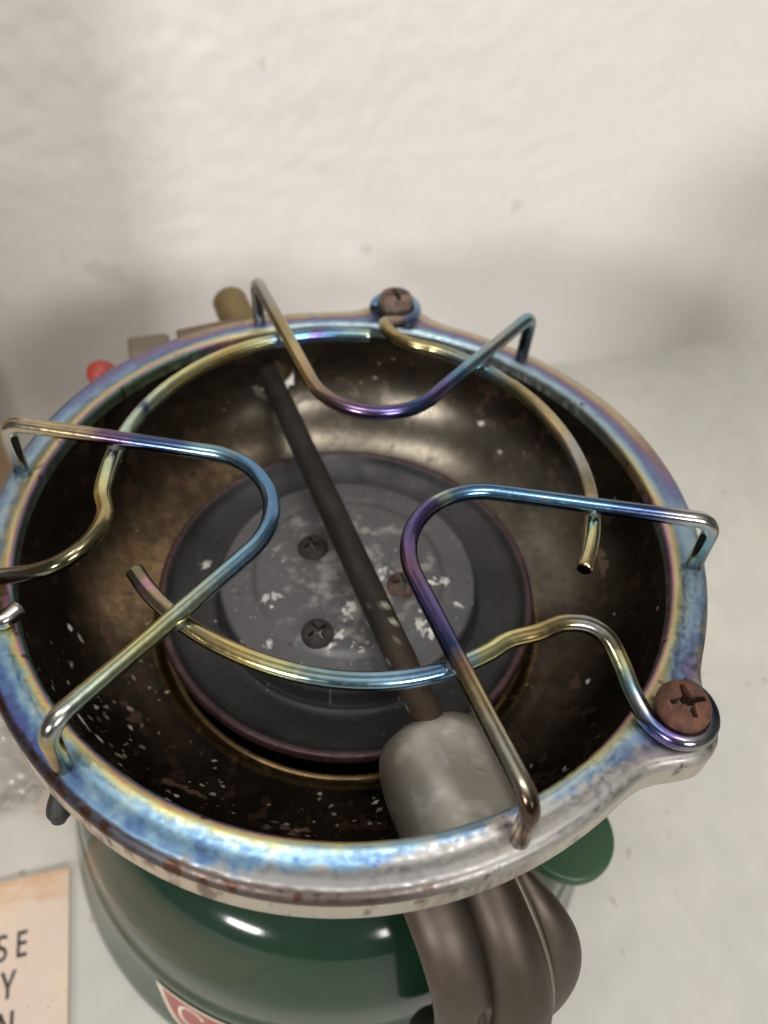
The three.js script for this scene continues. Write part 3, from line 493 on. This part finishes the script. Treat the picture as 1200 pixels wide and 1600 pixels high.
for (let k = 0; k < 3; k++) {
  const E = (rho, tau, y) => fromEar(k, rho, tau, y);
  const loop = filletPath([E(0.828, -0.463, -0.09), E(0.815, -0.463, TOP), E(0.03, 0, TOP), E(0.815, 0.463, TOP), E(0.828, 0.463, -0.09)], [0.05, 0.206, 0.05]);
  mesh('wire_loop', fin(bar(loop, RW, tintedBar(LOOPS[k][1], 3 + k * 11), 20)), M.wire, stove, LOOPS[k][0]);
  const pts = k === 2 ? [E(0.862, -0.05, 0.03), E(0.905, -0.07, 0.025)] : [];
  for (let a = -105 - 20 * (k === 2); a <= 100; a += 15) { const r = THREE.MathUtils.degToRad(a); pts.push(E(0.964 + 0.072 * Math.cos(r), 0.072 * Math.sin(r), 0.0245)); }
  pts.push(E(0.920, 0.066, 0.027), E(0.862, 0.040, 0.045), E(0.807, 0.008, 0.075), E(0.75, -0.012, 0.106), E(0.70, -0.002, 0.121), E(0.654, 0.035, 0.1255), E(0.622, 0.095, 0.126));
  const end = [112.5, 115, 115.5][k];
  for (let a = 15; a <= end; a += (end - 15) / 18) { const r = THREE.MathUtils.degToRad(a), q = [0.634, 0.602, 0.64][k] + [0, -0.018, 0.006][k] * Math.exp(-(((a - 75) / 30) ** 2)); pts.push(E(q * Math.cos(r), q * Math.sin(r), TOP - 2 * RW + 0.0015)); }
  mesh('wire_arm', fin(bar(new THREE.CatmullRomCurve3(pts, false, 'centripetal').getSpacedPoints(260), RW, tintedBar(ARMS[k][1], 40 + k * 13), 20)), M.wire, stove, ARMS[k][0]);
  for (const side of [1, -1]) mesh('weld', fin(new THREE.SphereGeometry(0.019, 20, 14).scale(1.25, 0.8, 1.1).translate(...E(0.541 + [0.012, -0.014, 0.016][(k + (side < 0 ? 2 : 0)) % 3], side * (0.302 + [0.007, -0.008, 0.009][(k + (side < 0 ? 2 : 0)) % 3]), TOP - RW).toArray())), M.weld, stove);
  const s = screw(0.062, 0.038, k * 1.3, SCREWS[k]);
  s.name = 'screw'; s.position.copy(W(0, 0.047, 0)).add(E(0.966, 0, 0).multiplyScalar(S)); s.rotation.y = [0.35, 0.2, 0.9][k]; s.userData.label = ['greyish brown cross-head screw', 'rust red cross-head screw', 'brown cross-head screw'][k]; stove.add(s);
  // shank under the head
  mesh('shank', new THREE.CylinderGeometry(0.035 * S, 0.035 * S, 0.15 * S, 20).translate(0, -0.09 * S, 0), M.nickel, s);
}

// valve fittings that show past the far edge of the rim
{
  const out = (deg, r0, r1, y0, y1, rad, mat, name, label, col) => { const a = polar(r0, deg, y0), b = polar(r1, deg, y1); const L = 24, path = Array.from({ length: L + 1 }, (_, i) => a.clone().lerp(b, i / L)); return mesh(name, fin(bar(path, rad, (s, p) => { const k = 1 + 0.35 * fbm(p.x * 12, p.y * 12, p.z * 12, 3); return col.map((v) => v * k); }, 32)), mat, stove, label); };
  const brass = [0.25, 0.19, 0.095];
  out(116.0, 0.95, 1.40, -0.225, -0.215, (s) => 0.070 - 0.002 * Math.cos(s * 90), M.brass, 'valve_knob', 'dull brass valve knob behind the rim', brass);
  out(114.4, 0.955, 1.12, -0.205, -0.215, 0.115, M.brass, 'valve_body', undefined, brass);
  const block = new RoundedBoxGeometry(0.16, 0.07, 0.12, 3, 0.018).rotateY(0.35).translate(-0.88, -0.285, -0.99);
  block.setAttribute('color', new THREE.Float32BufferAttribute(Array.from({ length: block.attributes.position.count * 3 }, (_, i) => [0.24, 0.215, 0.16][i % 3]), 3));
  mesh('packing_nut', fin(block), M.brass, stove, 'small dull grey fitting behind the rim');
  const plate = new RoundedBoxGeometry(0.26, 0.035, 0.12, 3, 0.012).rotateY(0.5).translate(...polar(1.085, 123, -0.125).toArray());
  plate.setAttribute('color', new THREE.Float32BufferAttribute(Array.from({ length: plate.attributes.position.count * 3 }, (_, i) => [0.23, 0.175, 0.115][i % 3]), 3));
  mesh('valve_plate', fin(plate), M.brass, stove);
  const tip = V(-1.012, -0.28, -0.815), lever = [V(-0.72, -0.33, -0.6), V(-0.86, -0.28, -0.73), V(-0.99, -0.255, -0.82)];
  const l = mesh('cleaning_lever', fin(bar(new THREE.CatmullRomCurve3(lever).getSpacedPoints(20), 0.016, () => [0.3, 0.27, 0.22], 14)), M.tube, stove);
  mesh('lever_tip', fin(new THREE.SphereGeometry(0.052, 40, 28).scale(1.1, 1, 1).translate(tip.x, tip.y, tip.z)), M.red, l, 'round red lever tip');
  const pull = [V(-0.60, -0.2, 0.72), V(-0.62, -0.27, 0.748), V(-0.622, -0.325, 0.79)];
  mesh('black_catch', fin(bar(new THREE.CatmullRomCurve3(pull).getSpacedPoints(24), (s) => 0.014 + 0.015 * smooth(0.2, 0.8, s) - 0.012 * smooth(0.85, 1, s), null, 20)), M.black, stove, 'small black catch under the rim');
}

// ---------------------------------------------------------------- things round the stove
{
  // printed card
  const g = new THREE.Group(); g.name = 'printed_card';
  const at = W(-1.075, -1.848, 0.495), turn = -Math.atan2(-0.314, 0.95);
  g.position.copy(at); g.rotation.y = Math.atan2(0.314, 0.95);
  const w = 1.9 * S, d = 2.4 * S, th = 0.0014;
  const sh = new THREE.Shape(), r = 0.0015; sh.moveTo(-w, 0); sh.lineTo(-r, 0); sh.quadraticCurveTo(0, 0, 0, -r); sh.lineTo(0, -d); sh.lineTo(-w, -d); sh.closePath();
  const geo = new THREE.ExtrudeGeometry(sh, { depth: th, bevelEnabled: true, bevelSize: 0.0002, bevelThickness: 0.0002, bevelSegments: 1, curveSegments: 6 }).rotateX(-Math.PI / 2);
  const p = geo.attributes.position, uv = geo.attributes.uv; for (let i = 0; i < p.count; i++) uv.setXY(i, 1 + p.getX(i) / w, 1 - p.getZ(i) / d);
  const c = canvas(1520, 1920), x = c.getContext('2d'), k = 1520 / 1.9;
  fill(c, (i, j) => { const n = fbm(i / 300, j / 300, 2, 4), f = noise(i / 7, j / 7, 3), q = 1 + 0.05 * n + 0.018 * f; return [219 * q, 200 * q, (181 - 14 * n) * q]; });
  for (let i = 0; i < 60; i++) patch(x, 1520 - 420 * rnd(), 620 * rnd(), 1.2 + 2.5 * rnd(), 1.2, rnd() * 3, 'rgba(160,104,70,0.45)');
  for (let i = 0; i < 260; i++) patch(x, 1520 - 700 * rnd(), 90 * rnd() ** 2.4, 4 + 16 * rnd(), 2.4, rnd() * 0.4, 'rgba(200,150,104,0.10)');
  x.fillStyle = '#2e2a2c'; x.font = `${Math.round(0.126 * k)}px sans-serif`; x.textBaseline = 'alphabetic';
  const word = (t, left, down, sq) => { x.save(); x.translate(1520 - left * k, down * k); x.scale(sq, 1); x.textAlign = 'right'; x.fillText(t, 0, 0); x.lineWidth = 3.4; x.strokeStyle = '#2e2a2c'; x.strokeText(t, 0, 0); x.restore(); };
  word('S E', 0.148, 0.292, 0.74); word('Y', 0.188, 0.425, 0.8); word('N', 0.18, 0.56, 0.8);
  mesh('card_sheet', geo, new THREE.MeshStandardMaterial({ map: canvasTexture(c), roughness: 0.7 }), g);
  thing(g, 'cream card with dark capital letters on the table, left of the green tank', 'card');
}
{
  // crumpled clear bag at the left edge, with an amber seal
  const g = new THREE.Group(); g.name = 'plastic_bag'; g.position.copy(W(-1.50, -1.83, 0.12));
  const geo = new THREE.IcosahedronGeometry(0.2, 40), p = geo.attributes.position;
  for (let i = 0; i < p.count; i++) { const v = V(p.getX(i), p.getY(i), p.getZ(i)).normalize(); const q = 0.2 * (0.8 + 0.5 * Math.abs(noise(v.x * 2.2, v.y * 2.2, v.z * 2.2)) + 0.22 * (1 - Math.abs(noise(v.x * 3.4 + 5, v.y * 3.4, v.z * 3.4)) * 2)); p.setXYZ(i, v.x * q * 1.1 * S, Math.max(0.002, (v.y * q * 0.75 + 0.13) * S), v.z * q * S); }
  geo.computeVertexNormals();
  const film = new THREE.MeshPhysicalMaterial({ color: new THREE.Color().setRGB(0.9, 0.89, 0.87), transmission: 0.9, roughness: 0.12, ior: 1.5, side: THREE.DoubleSide });
  mesh('film', geo, film, g);
  const tab = new RoundedBoxGeometry(0.11 * S, 0.012 * S, 0.13 * S, 4, 0.005 * S); tab.translate(0.27 * S, 0.03 * S, 0.13 * S);
  mesh('tab', tab, new THREE.MeshPhysicalMaterial({ color: new THREE.Color().setRGB(0.78, 0.72, 0.66), transmission: 0.6, roughness: 0.4, ior: 1.5 }), g);
  const seal = [V(0.17, 0.02, 0.05), V(0.12, 0.015, 0.1), V(0.06, 0.015, 0.155), V(-0.02, 0.015, 0.2)].map((v) => v.multiplyScalar(S));
  mesh('seal', bar(new THREE.CatmullRomCurve3(seal).getSpacedPoints(20), 0.012 * S, null, 10), new THREE.MeshStandardMaterial({ color: new THREE.Color().setRGB(0.16, 0.10, 0.035), roughness: 0.5 }), g, 'amber seal of the bag');
  thing(g, 'crumpled clear plastic bag on the table beside the stove, at the left edge', 'plastic bag');
}
{
  // brown carton standing on the table at the left, only its near right edge in view
  const g = new THREE.Group(); g.name = 'cardboard_box'; const e = W(-1.855, -1.85, -1.28);
  const w = 0.20, d = 0.05, h = 0.30; g.position.set(e.x, 0, e.z); g.rotation.y = 0.06;
  const board = new THREE.MeshStandardMaterial({ color: new THREE.Color().setRGB(0.40, 0.25, 0.135), roughness: 0.85, bumpMap: grain, bumpScale: 0.0002 });
  mesh('carton', new RoundedBoxGeometry(w, h, d, 3, 0.002).translate(-w / 2, h / 2, d / 2), board, g);
  for (const s of [0, 1]) mesh('flap', new RoundedBoxGeometry(w - 0.004, 0.003, d / 2 - 0.001, 2, 0.001).translate(-w / 2, h + 0.0022, d / 4 + s * d / 2), board, g);
  thing(g, 'tall brown cardboard box standing at the left, behind the stove', 'cardboard box');
}
{
  // an added box, out of view at the right, that shades the wall there
  const g = new THREE.Group(); g.name = 'cardboard_box'; const e = W(3.3, -1.85, 0.3);
  const w = 0.16, d = 0.10, h = 0.245; g.position.set(e.x, 0, e.z); g.rotation.y = 0.2;
  const board = new THREE.MeshStandardMaterial({ color: new THREE.Color().setRGB(0.34, 0.22, 0.125), roughness: 0.85, bumpMap: grain, bumpScale: 0.0001 });
  mesh('carton', new RoundedBoxGeometry(w, h, d, 3, 0.002).translate(w / 2, h / 2, -d / 2), board, g);
  for (const s of [0, 1]) mesh('flap', new RoundedBoxGeometry(w - 0.004, 0.003, d / 2 - 0.001, 2, 0.001).translate(w / 2, h + 0.0022, -d / 4 - s * d / 2), board, g);
  thing(g, 'brown box added out of view to the right of the stove to shade the wall', 'cardboard box');
}

renderer.render(scene, camera);
